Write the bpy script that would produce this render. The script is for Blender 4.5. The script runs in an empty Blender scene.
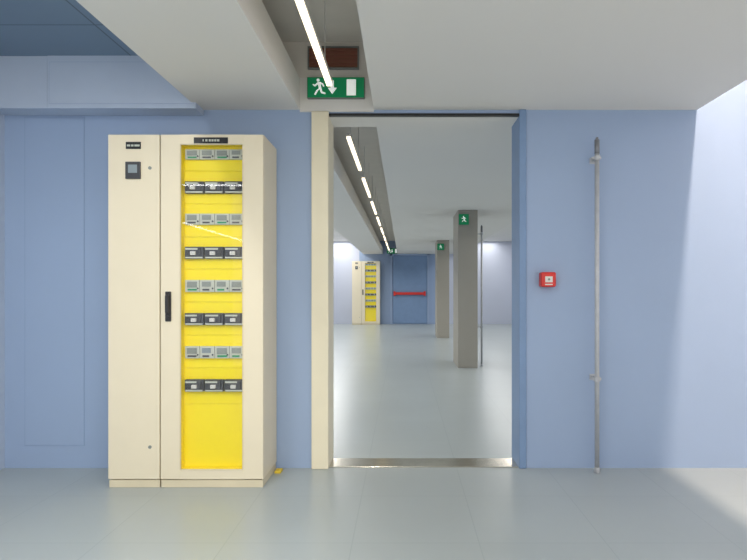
import bpy, bmesh, math, random
from mathutils import Vector, Matrix
random.seed(4)
S = bpy.context.scene
C = S.collection
S.view_settings.view_transform = 'Standard'
F = 560.0; VX = 403.0; VY = 289.0; EYE = 1.2
D = 3.754          # partition front face
D2 = 4.004         # partition back face
YE = 19.2          # end wall
def P(px, py, Y):
    return ((px-VX)*Y/F, Y, EYE-(py-VY)*Y/F)

# ------------------------------------------------------------ materials
def srgb(r, g, b):
    f = lambda c: (c/255/12.92) if c/255 <= .04045 else ((c/255+.055)/1.055)**2.4
    return (f(r), f(g), f(b), 1)
def mat(name, col, rough=.5, metal=0, var=.04, scale=6, emit=0, bump=0, spec=.5):
    m = bpy.data.materials.new(name); m.use_nodes = True
    nt = m.node_tree; b = nt.nodes['Principled BSDF']
    c = srgb(*col)
    tc = nt.nodes.new('ShaderNodeTexCoord')
    n = nt.nodes.new('ShaderNodeTexNoise'); n.inputs['Scale'].default_value = scale; n.inputs['Detail'].default_value = 4
    nt.links.new(tc.outputs['Object'], n.inputs['Vector'])
    r = nt.nodes.new('ShaderNodeValToRGB')
    r.color_ramp.elements[0].position = .3; r.color_ramp.elements[1].position = .7
    r.color_ramp.elements[0].color = tuple(x*(1-var) for x in c[:3])+(1,)
    r.color_ramp.elements[1].color = tuple(min(1, x*(1+var)) for x in c[:3])+(1,)
    nt.links.new(n.outputs['Fac'], r.inputs['Fac'])
    nt.links.new(r.outputs['Color'], b.inputs['Base Color'])
    b.inputs['Roughness'].default_value = rough; b.inputs['Metallic'].default_value = metal
    b.inputs['Specular IOR Level'].default_value = spec
    if emit:
        nt.links.new(r.outputs['Color'], b.inputs['Emission Color']); b.inputs['Emission Strength'].default_value = emit
    if bump:
        n2 = nt.nodes.new('ShaderNodeTexNoise'); n2.inputs['Scale'].default_value = 120
        nt.links.new(tc.outputs['Object'], n2.inputs['Vector'])
        bp = nt.nodes.new('ShaderNodeBump'); bp.inputs['Strength'].default_value = bump; bp.inputs['Distance'].default_value = .002
        nt.links.new(n2.outputs['Fac'], bp.inputs['Height']); nt.links.new(bp.outputs['Normal'], b.inputs['Normal'])
    return m
def grid_mat(name, col, line, sx, sy, ox, oy, lw, rough=.4, var=.03, tilevar=.05, spec=.5):
    m = mat(name, col, rough, 0, var, 1.5, spec=spec)
    nt = m.node_tree; b = nt.nodes['Principled BSDF']
    src = b.inputs['Base Color'].links[0].from_socket
    tc = nt.nodes.new('ShaderNodeTexCoord'); sp = nt.nodes.new('ShaderNodeSeparateXYZ')
    nt.links.new(tc.outputs['Object'], sp.inputs[0])
    def M(op, a, bb=None):
        n = nt.nodes.new('ShaderNodeMath'); n.operation = op
        for i, v in enumerate((a, bb)):
            if v is None: continue
            if isinstance(v, (int, float)): n.inputs[i].default_value = v
            else: nt.links.new(v, n.inputs[i])
        return n.outputs[0]
    masks = []; cells = []
    for ax, s, o in (('X', sx, ox), ('Y', sy, oy)):
        u = M('DIVIDE', M('SUBTRACT', sp.outputs[ax], o), s)
        fr = M('FRACT', u)
        e = M('MINIMUM', fr, M('SUBTRACT', 1.0, fr))
        masks.append(M('LESS_THAN', e, lw/s/2)); cells.append(M('FLOOR', u))
    mk = M('MAXIMUM', masks[0], masks[1])
    cb = nt.nodes.new('ShaderNodeCombineXYZ'); nt.links.new(cells[0], cb.inputs[0]); nt.links.new(cells[1], cb.inputs[1])
    wn = nt.nodes.new('ShaderNodeTexWhiteNoise'); nt.links.new(cb.outputs[0], wn.inputs['Vector'])
    val = M('ADD', M('MULTIPLY', wn.outputs['Value'], 2*tilevar), 1-tilevar)
    hv = nt.nodes.new('ShaderNodeHueSaturation'); nt.links.new(src, hv.inputs['Color']); nt.links.new(val, hv.inputs['Value'])
    mx = nt.nodes.new('ShaderNodeMix'); mx.data_type = 'RGBA'
    nt.links.new(mk, mx.inputs['Factor']); nt.links.new(hv.outputs['Color'], mx.inputs['A']); mx.inputs['B'].default_value = srgb(*line)
    nt.links.new(mx.outputs['Result'], b.inputs['Base Color'])
    return m
M_wall = mat('blue_wall_paint', (156, 176, 206), .6, bump=.15, var=.02, scale=1.5)
M_seam = mat('blue_seam_paint', (148, 168, 199), .6, var=.02)
M_wall2 = mat('pale_blue_beam_paint', (185, 198, 217), .6, var=.02)
M_dkblue = mat('dark_blue_frame_paint', (122, 149, 185), .5)
M_endwall = mat('end_wall_paint', (152, 172, 203), .6, var=.02, scale=1.5)
M_pale = mat('pale_lavender_paint_and_light', (196, 202, 218), .6, var=.02, scale=1.5)
M_floor = grid_mat('floor_tiles', (168, 176, 176), (157, 166, 167), .6, .6, -.24, 2.646, .005, rough=.28, tilevar=.010)
M_ceil = mat('white_ceiling_board', (227, 225, 220), .8, var=.01, scale=1)
M_void = mat('grey_void_ceiling', (224, 219, 211), .8, var=.03)
M_blueceil = grid_mat('blue_grey_ceiling_panels', (120, 141, 162), (84, 102, 118), 1.2, .6, -1.75, 3.18, .010, rough=.5)
M_white = mat('white_paint', (228, 226, 221), .6, var=.02)
M_cream = mat('cream_powder_coat', (234, 223, 196), .42, var=.012, bump=.05)
M_cream2 = mat('cream_door_leaf', (236, 228, 201), .45, var=.02)
M_cream3 = mat('cream_plinth', (220, 209, 180), .5)
M_yellow = mat('yellow_cover_panel', (255, 232, 0), .4, var=.005)
M_black = mat('black_plastic', (30, 31, 33), .4)
M_handle = mat('dark_handle_plastic', (46, 44, 44), .4)
M_dark = mat('dark_grey_plastic', (66, 67, 70), .4)
M_screen = mat('meter_screen', (140, 152, 156), .2)
M_lgrey = mat('light_grey_plastic', (196, 200, 188), .45)
M_mgrey = mat('mid_grey_plastic', (140, 147, 140), .45)
M_wplastic = mat('white_plastic', (222, 222, 216), .4)
M_green = mat('green_sign_face', (0, 130, 80), .35, emit=.2)
M_pict = mat('white_pictogram', (244, 248, 244), .4, emit=.4)
M_signbox = mat('grey_sign_housing', (120, 124, 122), .5)
M_brown = mat('brown_grille', (130, 80, 62), .6)
M_red = mat('red_plastic', (214, 52, 44), .35)
M_steel = mat('brushed_steel', (212, 206, 194), .18, 1.0, var=.08, scale=25)
M_galv = mat('galvanised_pipe', (188, 191, 195), .45, .1, var=.06, scale=30)
M_capm = mat('dull_metal_cap', (136, 138, 142), .5, .2)
M_col = mat('olive_grey_column', (165, 160, 148), .55, var=.01)
M_lamp = mat('lamp_diffuser', (255, 238, 204), .5, emit=2.4, var=.0)
M_alu = mat('white_aluminium', (205, 203, 198), .4)
M_fyellow = mat('yellow_rubber', (236, 204, 60), .5)
def glass_mat():
    m = bpy.data.materials.new('door_glass'); m.use_nodes = True; nt = m.node_tree
    for n in list(nt.nodes): nt.nodes.remove(n)
    o = nt.nodes.new('ShaderNodeOutputMaterial'); mx = nt.nodes.new('ShaderNodeMixShader')
    t = nt.nodes.new('ShaderNodeBsdfTransparent'); t.inputs[0].default_value = (1, 1, 1, 1)
    g = nt.nodes.new('ShaderNodeBsdfGlossy'); g.inputs['Roughness'].default_value = .02
    mx.inputs[0].default_value = .03
    nt.links.new(t.outputs[0], mx.inputs[1]); nt.links.new(g.outputs[0], mx.inputs[2])
    nt.links.new(mx.outputs[0], o.inputs[0]); return m
M_glass = glass_mat()

# ------------------------------------------------------------ mesh helpers
def box(bm, x0, x1, y0, y1, z0, z1, bev=0, seg=2):
    r = bmesh.ops.create_cube(bm, size=1)
    vs = r['verts']
    for v in vs:
        v.co = Vector(((x0+x1)/2+v.co.x*(x1-x0), (y0+y1)/2+v.co.y*(y1-y0), (z0+z1)/2+v.co.z*(z1-z0)))
    if bev:
        es = list({e for v in vs for e in v.link_edges})
        bmesh.ops.bevel(bm, geom=es, offset=bev, segments=seg, affect='EDGES', profile=.5)
    return bm
def cyl(bm, c, r, h, axis='Z', seg=24, r2=None):
    rot = {'Z': Matrix.Identity(4), 'X': Matrix.Rotation(math.pi/2, 4, 'Y'), 'Y': Matrix.Rotation(math.pi/2, 4, 'X')}[axis]
    bmesh.ops.create_cone(bm, cap_ends=True, segments=seg, radius1=r, radius2=r if r2 is None else r2, depth=h, matrix=Matrix.Translation(c) @ rot)
    return bm
def poly(bm, pts, y, th=.0015):   # flat polygon in the XZ plane facing -Y
    a = [bm.verts.new((p[0], y, p[1])) for p in pts]; b = [bm.verts.new((p[0], y+th, p[1])) for p in pts]
    bm.faces.new(a); bm.faces.new(b[::-1])
    n = len(pts)
    for i in range(n):
        bm.faces.new((a[i], b[i], b[(i+1) % n], a[(i+1) % n]))
def B(): return bmesh.new()
def obj(name, bm, m, parent=None, label=None):
    bmesh.ops.recalc_face_normals(bm, faces=bm.faces)
    me = bpy.data.meshes.new(name); bm.to_mesh(me); bm.free()
    me.materials.append(m)
    o = bpy.data.objects.new(name, me); C.objects.link(o)
    if parent: o.parent = parent
    if label: o['label'] = label
    return o
def smooth(o):
    for p in o.data.polygons: p.use_smooth = len(p.vertices) == 4
    return o
def bx(name, dims, m, parent=None, bev=0, label=None):
    return obj(name, box(B(), *dims, bev), m, parent, label)
def struct(o):
    o['kind'] = 'structure'; return o
def thing(name, label, cat, loc, group=None, rz=0):
    o = bpy.data.objects.new(name, None); C.objects.link(o); o.location = loc; o.rotation_euler = (0, 0, rz)
    o.empty_display_size = .1
    o['label'] = label; o['category'] = cat
    if group: o['group'] = group
    return o
def dup(o, loc=None, rz=None, label=None, parent=None):
    c = o.copy(); C.objects.link(c)
    if loc is not None: c.location = loc
    if rz is not None: c.rotation_euler = (0, 0, rz)
    if parent: c.parent = parent
    if label: c['label'] = label
    for ch in list(o.children): dup(ch, parent=c)
    return c

# ------------------------------------------------------------ room shell
XL, XR, XRF, XLF = -2.67, 4.2, 4.2, -3.2
YB = -2.0; ZS = 4.5
bm = B(); box(bm, XLF, XRF, YB, YE+.2, -.1, 0); struct(obj('floor', bm, M_floor))
OL, OR, OT = -.61, .824, 2.358    # rough opening
bm = B()
box(bm, XLF-.2, OL, D, D2, 0, 3.4); box(bm, OR, XR+.2, D, D2, 0, ZS); box(bm, OL, OR, D, D2, OT+.02, 3.4)
struct(obj('wall_partition', bm, M_wall))
bm = B(); box(bm, -1.5, 1.45, YE, YE+.2, 0, 3.4); struct(obj('wall_end', bm, M_endwall))
bm = B(); box(bm, XLF-.2, -1.5, YE, YE+.2, 0, 3.4); box(bm, 1.45, XRF+.2, YE, YE+.2, 0, 3.4); struct(obj('wall_end', bm, M_pale))  # slot light on the end wall's sides put into a paler colour
bm = B(); box(bm, XL-.2, XL, YB, D, 0, 3.4); struct(obj('wall_left', bm, M_wall2))
bm = B(); box(bm, XLF-.2, XLF, D2, YE, 0, 3.4); struct(obj('wall_left', bm, M_pale))
bm = B(); box(bm, XR, XR+.2, YB, D, 0, ZS); box(bm, XR, XR+.2, D2, YE, 0, 3.4); struct(obj('wall_right', bm, M_pale))
# dropped ceiling slabs and the higher ceilings
for (y0, y1) in ((YB, D), (D2, YE)):
    zs = ZS if y0 < 0 else 2.93
    bm = B()
    box(bm, -1.36, -.69, y0, y1, 2.4, 2.61); box(bm, -.195, 1.97, y0, y1, 2.4, 2.61)
    box(bm, -1.36, -1.30, y0, y1, 2.61, 3.4); box(bm, 1.91, 1.97, y0, y1, 2.61, zs)
    struct(obj('ceiling', bm, M_ceil))
    bm = B(); box(bm, -1.30, 1.91, y0, y1, 2.85, 2.95); struct(obj('ceiling', bm, M_void))
    bm = B(); box(bm, 1.91, XR, y0, y1, zs-.1, zs)
    if y0 > 0: box(bm, XLF, -1.36, y0, y1, zs-.1, zs)
    struct(obj('ceiling', bm, M_white))
bm = B(); box(bm, XL, -1.36, YB, D, 2.70, 2.8); struct(obj('ceiling', bm, M_blueceil))
# beam along the top of the left wall
bm = B(); box(bm, XL, -1.75-.54, 3.606, D, 2.364, 2.70); box(bm, -1.75-.535, -1.335, 3.6, D, 2.362, 2.70)
tr = struct(obj('trim_1', bm, M_wall2))
bm = B(); box(bm, -2.274, -1.346, 3.5985, 3.61, 2.390, 2.660); obj('panel_seam', bm, M_seam, tr)
bm = B(); box(bm, -2.272, -1.348, 3.597, 3.61, 2.392, 2.658, .001); obj('panel', bm, M_wall2, tr)
# board closing the light trough
struct(bx('trim_2', (-1.30, 1.91, D-.012, D, 2.61, 2.85), M_void))
struct(bx('trim_3', (-.69, -.195, D-.012, D, 2.385, 2.61), M_white))
# flush access door in the left wall
d = bx('door_1', (-2.53, -2.14, D-.004, D, .155, 2.345), M_wall, bev=.001); struct(d)
bm = B()
for dm in ((-2.536, -2.53, .149, 2.351), (-2.14, -2.134, .149, 2.351), (-2.53, -2.14, .149, .155), (-2.53, -2.14, 2.345, 2.351)):
    box(bm, dm[0], dm[1], D-.003, D, dm[2], dm[3])
obj('door_frame', bm, M_seam, d)
# doorway jambs
XJ = -.496
dl = struct(bx('door_2', (OL, XJ, D-.03, D2, 0, 2.385), M_cream2, bev=.006))
struct(bx('trim_4', (.777, OR, D-.016, D2, 0, 2.40), M_dkblue, bev=.004))
struct(bx('trim_5', (XJ, .777, D+.02, D2, OT, 2.38), M_ceil))
struct(bx('trim_6', (XJ, .777, D-.012, D+.02, OT, 2.374), M_black))
struct(bx('trim_7', (XJ, .777, D+.01, D+.20, 0, .006), M_steel, bev=.002))

# ------------------------------------------------------------ far door with push bar
s = YE/F
fd = struct(bx('door_3', ((393-VX)*s, (427-VX)*s, YE-.03, YE, .02, 2.34), M_dkblue, bev=.004))
bm = B(); x0, x1 = (390.5-VX)*s, (429-VX)*s
box(bm, x0, x0+.06, YE-.05, YE, 0, 2.4); box(bm, x1-.06, x1, YE-.05, YE, 0, 2.4); box(bm, x0, x1, YE-.05, YE, 2.345, 2.4)
obj('door_frame', bm, M_wall, fd)
bm = B(); box(bm, (393.5-VX)*s, (425.5-VX)*s, YE-.13, YE-.08, 1.0, 1.09, .012)
box(bm, (393.5-VX)*s, (395.5-VX)*s, YE-.14, YE-.03, .97, 1.12, .01); box(bm, (423.5-VX)*s, (425.5-VX)*s, YE-.14, YE-.03, .97, 1.12, .01)
obj('push_bar', bm, M_red, fd, 'red push bar across the door')

# ------------------------------------------------------------ distribution cabinet
YF = 1.2*F/199; CX = -1.3115; W = .935; H = 2.135; DEP = .365
def L(px, py, y=0):
    X, Y, Z = P(px, py, YF+y); return X-CX, Z
cab = thing('electrical_cabinet', 'tall cream electrical cabinet with glazed yellow side, standing left of the open doorway', 'cabinet', (CX, YF, 0), 'cream electrical cabinets')
w2 = W/2
gx0, gz1 = L(180, 144); gx1, gz0 = L(243, 470)
split = L(160, 0)[0]
bm = B()   # carcass: open behind the glass
box(bm, -w2, split-.002, .022, DEP, .048, H, .003)
box(bm, split+.002, gx0-.004, .022, DEP, .048, H, .003)
box(bm, gx1+.004, w2, .022, DEP, .048, H, .003)
box(bm, gx0-.01, gx1+.01, .022, DEP, gz1+.004, H); box(bm, gx0-.01, gx1+.01, .022, DEP, .048, gz0-.004)
box(bm, gx0-.01, gx1+.01, .2, DEP, gz0-.01, gz1+.01)
obj('body', bm, M_cream, cab)
for a, b in ((-w2+.003, split-.004), (split+.004, w2-.003)):
    bx('plinth', (a, b, .008, DEP-.01, 0, .046), M_cream3, cab, .002)
ld = bx('solid_door', (-w2, split-.003, 0, .02, .052, H-.003), M_cream, cab, .004)
x0, z1 = L(126, 162); x1, z0 = L(141, 179)
bm = B(); box(bm, x0, x1, -.012, .002, z0, z1, .003); mt = obj('power_meter', bm, M_dark, ld, 'dark square panel meter')
bm = B(); box(bm, x0+.018, x1-.018, -.0145, -.01, z0+.034, z1-.018, .002)
obj('meter_screen', bm, M_screen, ld)
x0, z1 = L(126, 142); x1, z0 = L(141, 149)
bx('name_plate', (x0, x1, -.003, .001, z0, z1), M_black, ld, label='small black name plate')
bm = B()
for k, (a, b) in enumerate(((.08, .3), (.36, .52), (.58, .92))): box(bm, x0+a*(x1-x0), x0+b*(x1-x0), -.0038, -.002, z0+.35*(z1-z0), z0+.62*(z1-z0))
obj('plate_lettering', bm, M_lgrey, ld)
for (px, py) in ((150, 447), (150, 168)):
    x, z = L(px, py); bm = B(); cyl(bm, (x, -.001, z), .010, .006, 'Y'); cyl(bm, (x, -.004, z), .005, .006, 'Y', 3)
    obj('key_lock', bm, M_mgrey, ld)
# glazed door
bm = B(); zb, zt = .052, H-.003; xa, xb = split+.003, w2
box(bm, xa, gx0, 0, .02, zb, zt, .004); box(bm, gx1, xb, 0, .02, zb, zt, .004)
box(bm, gx0-.006, gx1+.006, .0005, .0195, gz1, zt-.0005); box(bm, gx0-.006, gx1+.006, .0005, .0195, zb+.0005, gz0)
gd = obj('glazed_door', bm, M_cream, cab)
bx('glass_pane', (gx0-.004, gx1+.004, .008, .012, gz0-.004, gz1+.004), M_glass, gd)
bm = B(); g = .004
box(bm, gx0-.001, gx0+g, -.002, .01, gz0, gz1); box(bm, gx1-g, gx1+.001, -.002, .01, gz0, gz1)
box(bm, gx0+g-.001, gx1-g+.001, -.002, .01, gz1-g, gz1+.001); box(bm, gx0+g-.001, gx1-g+.001, -.002, .01, gz0-.001, gz0+g)
obj('glazing_bead', bm, M_cream3, gd)
x0, z1 = L(165.5, 291.5); x1, z0 = L(171.5, 321.5)
bm = B(); box(bm, x0, x1, -.010, .002, z0, z1, .005); box(bm, x0+.007, x1-.007, -.030, -.006, z0+.05, z1-.02, .006, 3)
cyl(bm, ((x0+x1)/2, -.014, z0+.025), .011, .012, 'Y')
obj('handle', bm, M_handle, gd, 'black swing handle')
x0, z1 = L(194, 137.5); x1, z0 = L(228, 143.5)
bx('title_plate', (x0, x1, -.003, .001, z0, z1), M_black, gd, label='black title plate above the glass')
bm = B()
for a, b in ((.26, .29), (.34, .40), (.44, .50), (.52, .58), (.60, .66), (.68, .75)):
    box(bm, x0+a*(x1-x0), x0+b*(x1-x0), -.0038, -.002, z0+.32*(z1-z0), z0+.68*(z1-z0))
obj('title_lettering', bm, M_lgrey, gd)
# yellow interior
PD = .06
bm = B()
box(bm, gx0-.004, gx0, .024, .2, gz0-.004, gz1+.004); box(bm, gx1, gx1+.004, .024, .2, gz0-.004, gz1+.004)
box(bm, gx0-.004, gx1+.004, .024, .2, gz1, gz1+.004); box(bm, gx0-.004, gx1+.004, .024, .2, gz0-.004, gz0)
obj('interior_lining', bm, M_yellow, cab, 'yellow lining behind the glass')
ys = [141, 171, 204, 237, 269, 302, 335, 368, 404, 474]
for a, b in zip(ys[:-1], ys[1:]):
    z1 = min(L(0, a, PD)[1], gz1); z0 = max(L(0, b, PD)[1], gz0)
    bm = B(); box(bm, gx0, gx1, PD, PD+.02, z0+.0006, z1-.0006, .001)
    for xx in (gx0+.012, gx1-.012): cyl(bm, (xx, PD, z1-.014), .004, .004, 'Y', 10)
    obj('cover_panel', bm, M_yellow, cab)
lx0 = L(186, 0, PD)[0]; lx1 = gx1-.004
def light_module(a, b, z0, z1):
    o = bx('relay_module', (a+.001, b-.001, PD-.02, PD+.005, z0, z1), M_lgrey, cab, .003, 'pale grey module')
    w = b-a; h = z1-z0; q = random.uniform(-.05, .06)
    bm = B(); box(bm, a+w*.16, b-w*(.20+q), PD-.0235, PD-.018, z0+h*(.40+q), z1-h*.14, .001)
    obj('module_window', bm, random.choice((M_mgrey, M_mgrey, M_screen)), o)
    bx('module_terminal', (a+w*.2, b-w*(.25+2*q), PD-.023, PD-.018, z0+h*.12, z0+h*.26), random.choice((M_dark, M_dark, M_green)), o)
    bm = B(); cyl(bm, (b-w*.12, PD-.021, z0+h*.3), w*.06, .005, 'Y', 10); obj('module_knob', bm, M_dark, o)
def breaker(a, b, z0, z1):
    w = b-a; h = z1-z0; q = random.uniform(-.05, .05)
    bm = B(); box(bm, a+.001, b-.001, PD-.026, PD+.005, z0, z1, .004); box(bm, a+w*.14, b-w*.14, PD-.034, PD-.02, z0+h*.2, z1-h*.1, .004)
    o = obj('circuit_breaker', bm, M_dark, cab, 'dark circuit breaker')
    bx('breaker_label', (a+w*.08, b-w*(.3+q), PD-.0365, PD-.024, z1-h*.26, z1-h*.12), M_lgrey, o)
    bm = B(); box(bm, a+w*(.36+q), b-w*(.38-q), PD-.048, PD-.03, z0+h*.3, z0+h*.6, .003); obj('toggle', bm, M_wplastic, o)
    bx('breaker_terminal', (a+w*.06, b-w*.06, PD-.029, PD-.022, z0+h*.04, z0+h*.16), M_lgrey, o)
for (a, b) in ((150, 160), (214, 225), (280, 292), (346, 358)):
    z1 = L(0, a, PD)[1]; z0 = L(0, b, PD)[1]; w = (lx1-lx0)/4
    for k in range(4): light_module(lx0+k*w, lx0+(k+1)*w, z0, z1)
for (a, b) in ((182, 194), (247, 259), (313, 325), (379, 391)):
    z1 = L(0, a, PD)[1]; z0 = L(0, b, PD)[1]; w = (lx1-lx0)/3
    for k in range(3): breaker(lx0+k*w, lx0+(k+1)*w-.003, z0, z1)
dup(cab, ((352-VX)*(YE-.4)/F+w2, YE-.4, 0), label='distant cream and yellow electrical cabinet beside the end door with red bar')
# yellow stub on the floor behind the cabinet
yb = thing('cable_stub', 'small low yellow piece on the floor at the near cabinet\'s rear right corner', 'cable', (-.815, 3.67, 0))
bm = B(); box(bm, -.021, .021, -.035, .035, 0, .016, .005); obj('base', bm, M_fyellow, yb)
bm = B(); cyl(bm, (0, 0, .018), .009, .006, 'Z', 16); smooth(obj('collar', bm, M_fyellow, yb))

# ------------------------------------------------------------ exit signs
def man(bm, cx, cz, h, y, flip=1):
    def q(pts): poly(bm, [(cx+flip*p[0]*h, cz+p[1]*h) for p in pts], y)
    q([(-.02+.085*math.cos(t*math.pi/6), .40+.085*math.sin(t*math.pi/6)) for t in range(12)])
    q([(-.05, .28), (.09, .30), (.16, -.02), (.02, -.06)])
    q([(-.05, .28), (-.20, .14), (-.30, .20), (-.33, .14), (-.19, .04), (-.02, .18)])
    q([(.09, .30), (.26, .22), (.33, .06), (.27, .03), (.20, .15), (.08, .2)])
    q([(.02, -.06), (.12, -.03), (-.02, -.18), (-.16, -.42), (-.24, -.39), (-.12, -.16)])
    q([(.04, -.05), (.16, -.02), (.22, -.24), (.40, -.30), (.38, -.38), (.14, -.32)])
def arrow(bm, cx, cz, h, y):
    poly(bm, [(cx-.09*h, cz+.42*h), (cx+.09*h, cz+.42*h), (cx+.09*h, cz-.02*h), (cx+.27*h, cz-.02*h), (cx, cz-.40*h), (cx-.27*h, cz-.02*h), (cx-.09*h, cz-.02*h)], y)
def exit_sign(loc, w, h, label, wide=True):
    t = thing('exit_sign', label, 'sign', loc, 'green emergency exit signs')
    bx('housing', (-w/2, w/2, 0, .03, 0, h), M_signbox, t, .003)
    e = .003
    bx('sign_face', (-w/2+e, w/2-e, -.002, .002, e, h-e), M_green, t)
    if wide:
        bm = B(); man(bm, -w*.30, h*.5, h*.86, -.0035); obj('running_figure', bm, M_pict, t, 'white running figure')
        bm = B(); arrow(bm, -w*.06, h*.5, h*.8, -.0035); obj('arrow', bm, M_pict, t, 'white arrow pointing down')
        bm = B(); poly(bm, [(w*.19, h*.12), (w*.35, h*.12), (w*.35, h*.88), (w*.19, h*.88)], -.0035); obj('door_mark', bm, M_pict, t, 'white door rectangle')
    else:
        bm = B(); man(bm, -w*.02, h*.52, h*.60, -.0035); obj('running_figure', bm, M_pict, t, 'white running figure')
    return t
X0, _, Z0 = P(307, 98, D-.042); X1, _, Z1 = P(364.5, 77, D-.042)
exit_sign(((X0+X1)/2, D-.042, Z0), X1-X0, Z1-Z0, 'wide green exit sign with running figure, arrow and door mounted above the open doorway')
exit_sign((-.35, YE-.04, 2.41), .40, .18, 'tiny green exit sign above the distant end door')

# ------------------------------------------------------------ columns
for i, (y, lab) in enumerate(((8.5, 'nearer olive grey square column with green sign in the far room'), (13.72, 'farther olive grey column partly hidden behind the nearer column'))):
    c = thing('column', lab, 'column', (.985, y, 0), 'columns in the far room')
    bx('shaft', (-.15, .15, 0, .8, 0, 2.4), M_col, c, .008)
exit_sign((.985-.065, 8.5-.03, 2.17), .155, .165, 'small green exit sign high on the nearer column', False)
exit_sign((.985-.065, 13.72-.03, 2.15), .17, .16, 'small green exit sign high on the farther column', False)

# ------------------------------------------------------------ grille in the trough
X0, _, Z0 = P(309, 67.5, D-.03); X1, _, Z1 = P(357.5, 47.5, D-.03)
gr = thing('air_grille', 'brown rectangular grille above the green exit sign in the ceiling trough', 'grille', ((X0+X1)/2, D-.012, Z0))
gw, gh = X1-X0, Z1-Z0
bm = B(); box(bm, -gw/2, gw/2, -.008, 0, 0, gh); obj('back_plate', bm, M_brown, gr)
bm = B(); t_ = .009
box(bm, -gw/2-t_, -gw/2, -.02, 0, -t_, gh+t_); box(bm, gw/2, gw/2+t_, -.02, 0, -t_, gh+t_)
box(bm, -gw/2, gw/2, -.02, 0, -t_, 0); box(bm, -gw/2, gw/2, -.02, 0, gh, gh+t_)
obj('frame', bm, M_signbox, gr)
for k in range(5):
    bm = B(); z = gh*(k+.5)/5; box(bm, -gw/2, gw/2, -.016, -.006, z-.004, z+.004); obj('slat', bm, M_brown, gr)

# ------------------------------------------------------------ light strips
LX, LZ, LL = -.445, 2.425, 1.25
st = thing('strip_light', 'long thin strip light in the near ceiling trough in front of the exit sign', 'light', (LX, 3.39-LL, LZ), 'strip lights in the ceiling trough')
bx('housing', (-.019, .019, 0, LL, .020, .045), M_alu, st, .003)
bx('diffuser', (-.016, .016, .004, LL-.004, 0, .022), M_lamp, st, .004)
for yy in (.2, LL-.2):
    bm = B(); cyl(bm, (0, yy, .045+(2.85-LZ-.045)/2), .003, 2.85-LZ-.045, 'Z', 10)
    obj('suspension_rod', bm, M_alu, st)
ords = ['first', 'second', 'third', 'fourth', 'fifth', 'sixth', 'seventh', 'eighth']
y = 4.56
for k in range(8):
    dup(st, (LX, y, LZ), label='strip light in the far room, %s beyond the doorway' % ords[k]); y += 1.25+.45

# ------------------------------------------------------------ vertical pole and alarm
RY = .09
pole = thing('standpipe', 'thin grey metal standpipe clamped to the blue wall right of the red alarm', 'pipe', ((597-VX)*(D-RY)/F, D-RY, 0), 'vertical metal pipes')
bm = B(); cyl(bm, (0, 0, 1.06), .0150, 2.12); smooth(obj('pipe', bm, M_galv, pole))
bm = B(); cyl(bm, (0, 0, 2.13), .0160, .09); cyl(bm, (0, 0, 2.183), .011, .018, 'Z', 24, .008); smooth(obj('top_cap', bm, M_capm, pole, 'dull darker metal top of the pipe'))
bm = B(); cyl(bm, (0, 0, .005), .020, .010); cyl(bm, (0, 0, .02), .017, .03); smooth(obj('base_flange', bm, M_galv, pole))
for py in (158, 379):
    z = EYE-(py-VY)*(D-RY)/F
    bm = B(); cyl(bm, (0, 0, z), .021, .028); box(bm, -.008, .008, .012, RY, z-.008, z+.008); box(bm, -.020, .020, RY-.005, RY, z-.020, z+.020, .002)
    box(bm, -.038, .028, -.005, .005, z-.008, z+.008, .003); cyl(bm, (-.032, -.008, z), .005, .016, 'Y', 6)
    obj('clamp', bm, M_galv, pole)
dup(pole, (.985+.15+RY, 8.72, 0), math.pi/2, 'distant thin metal standpipe beside the nearer grey column')
AD = .08
X0, _, Z0 = P(541.5, 287, D-AD); X1, _, Z1 = P(556.5, 272, D-AD)
ap = thing('fire_alarm', 'red square fire alarm call point on the blue wall', 'alarm', ((X0+X1)/2, D+.002, (Z0+Z1)/2)); a = (X1-X0)/2
bm = B(); box(bm, -a, a, -AD, 0, -a, a, .012, 4); obj('body', bm, M_red, ap)
bm = B(); box(bm, -a*.5, a*.5, -AD-.003, -AD+.002, -a*.38, a*.42, .002); obj('press_plate', bm, M_wplastic, ap, 'pale press plate')
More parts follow.
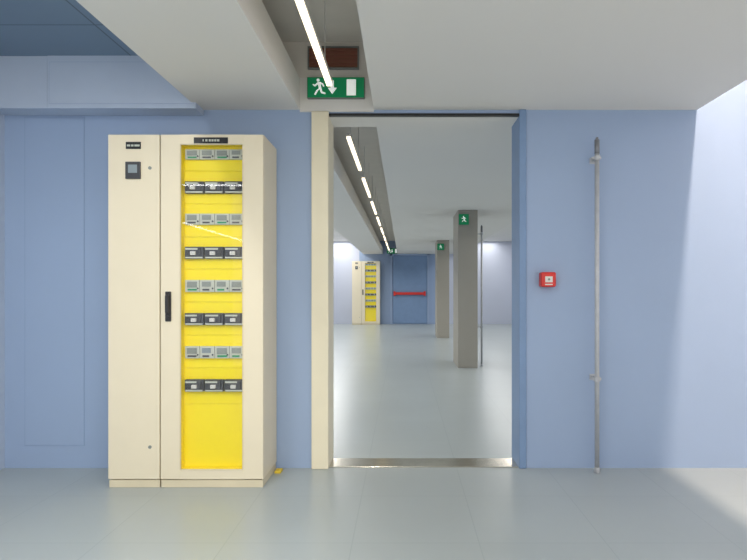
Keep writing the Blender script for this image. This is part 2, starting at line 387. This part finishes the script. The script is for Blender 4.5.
bm = B(); cyl(bm, (0, -AD-.004, a*.02), a*.15, .004, 'Y'); obj('press_mark', bm, M_mgrey, ap)
bm = B(); box(bm, -a*.5, a*.5, -AD-.0015, -AD+.001, -a*.74, -a*.58); obj('label_strip', bm, M_wplastic, ap)

# ------------------------------------------------------------ lights
def area(name, loc, sx, sy, power, col=(1, 1, 1), rot=(0, 0, 0)):
    l = bpy.data.lights.new(name, 'AREA'); l.shape = 'RECTANGLE'; l.size = sx; l.size_y = sy; l.energy = power; l.color = col
    o = bpy.data.objects.new(name, l); C.objects.link(o); o.location = loc; o.rotation_euler = rot; return o
area('slot_lamp_near', (2.13, 1.7, 4.3), .12, 3.2, 200, (1, .80, .64))
area('slot_lamp_far_right', (2.9, 11.6, 2.8), .6, 15, 165, (1, .98, .94))
area('slot_lamp_far_left', (-2.1, 11.6, 2.8), .6, 15, 235, (1, .98, .94))
area('trough_lamp_near', (LX, .3, 2.41), .06, 3.4, 66, (1, .97, .92))
area('left_bay_fill', (-1.5, 1.0, 2.68), .06, 2.6, 36, (1, .97, .93))  # unseen fill added to brighten the left wall, beam and near floor
area('glass_streak_cross_light', (-2.05, .3, 2.4), 1.2, .018, 1.0, rot=(math.radians(65), 0, 0))  # unseen emitter added to draw a bright line across the cabinet glass
area('glass_streak_side_light', (-2.62, -1.2, 1.99), .016, 3.6, 2.2, rot=(0, math.radians(-90), 0))  # added out of view for the slanting streak in the cabinet glass
w = bpy.data.worlds.new('World'); S.world = w; w.use_nodes = True
bg = w.node_tree.nodes['Background']; bg.inputs[0].default_value = (1, .972, .932, 1); bg.inputs[1].default_value = 1.34

# ------------------------------------------------------------ camera
cd = bpy.data.cameras.new('Camera'); cam = bpy.data.objects.new('Camera', cd); C.objects.link(cam)
cam.location = (0, 0, EYE); cam.rotation_euler = (math.pi/2, 0, 0)
cd.sensor_fit = 'HORIZONTAL'; cd.sensor_width = 36; cd.lens = 36*F/747
cd.shift_x = -(VX-373.5)/747; cd.shift_y = (VY-280)/747
cd.clip_start = .05; cd.clip_end = 100
S.camera = cam
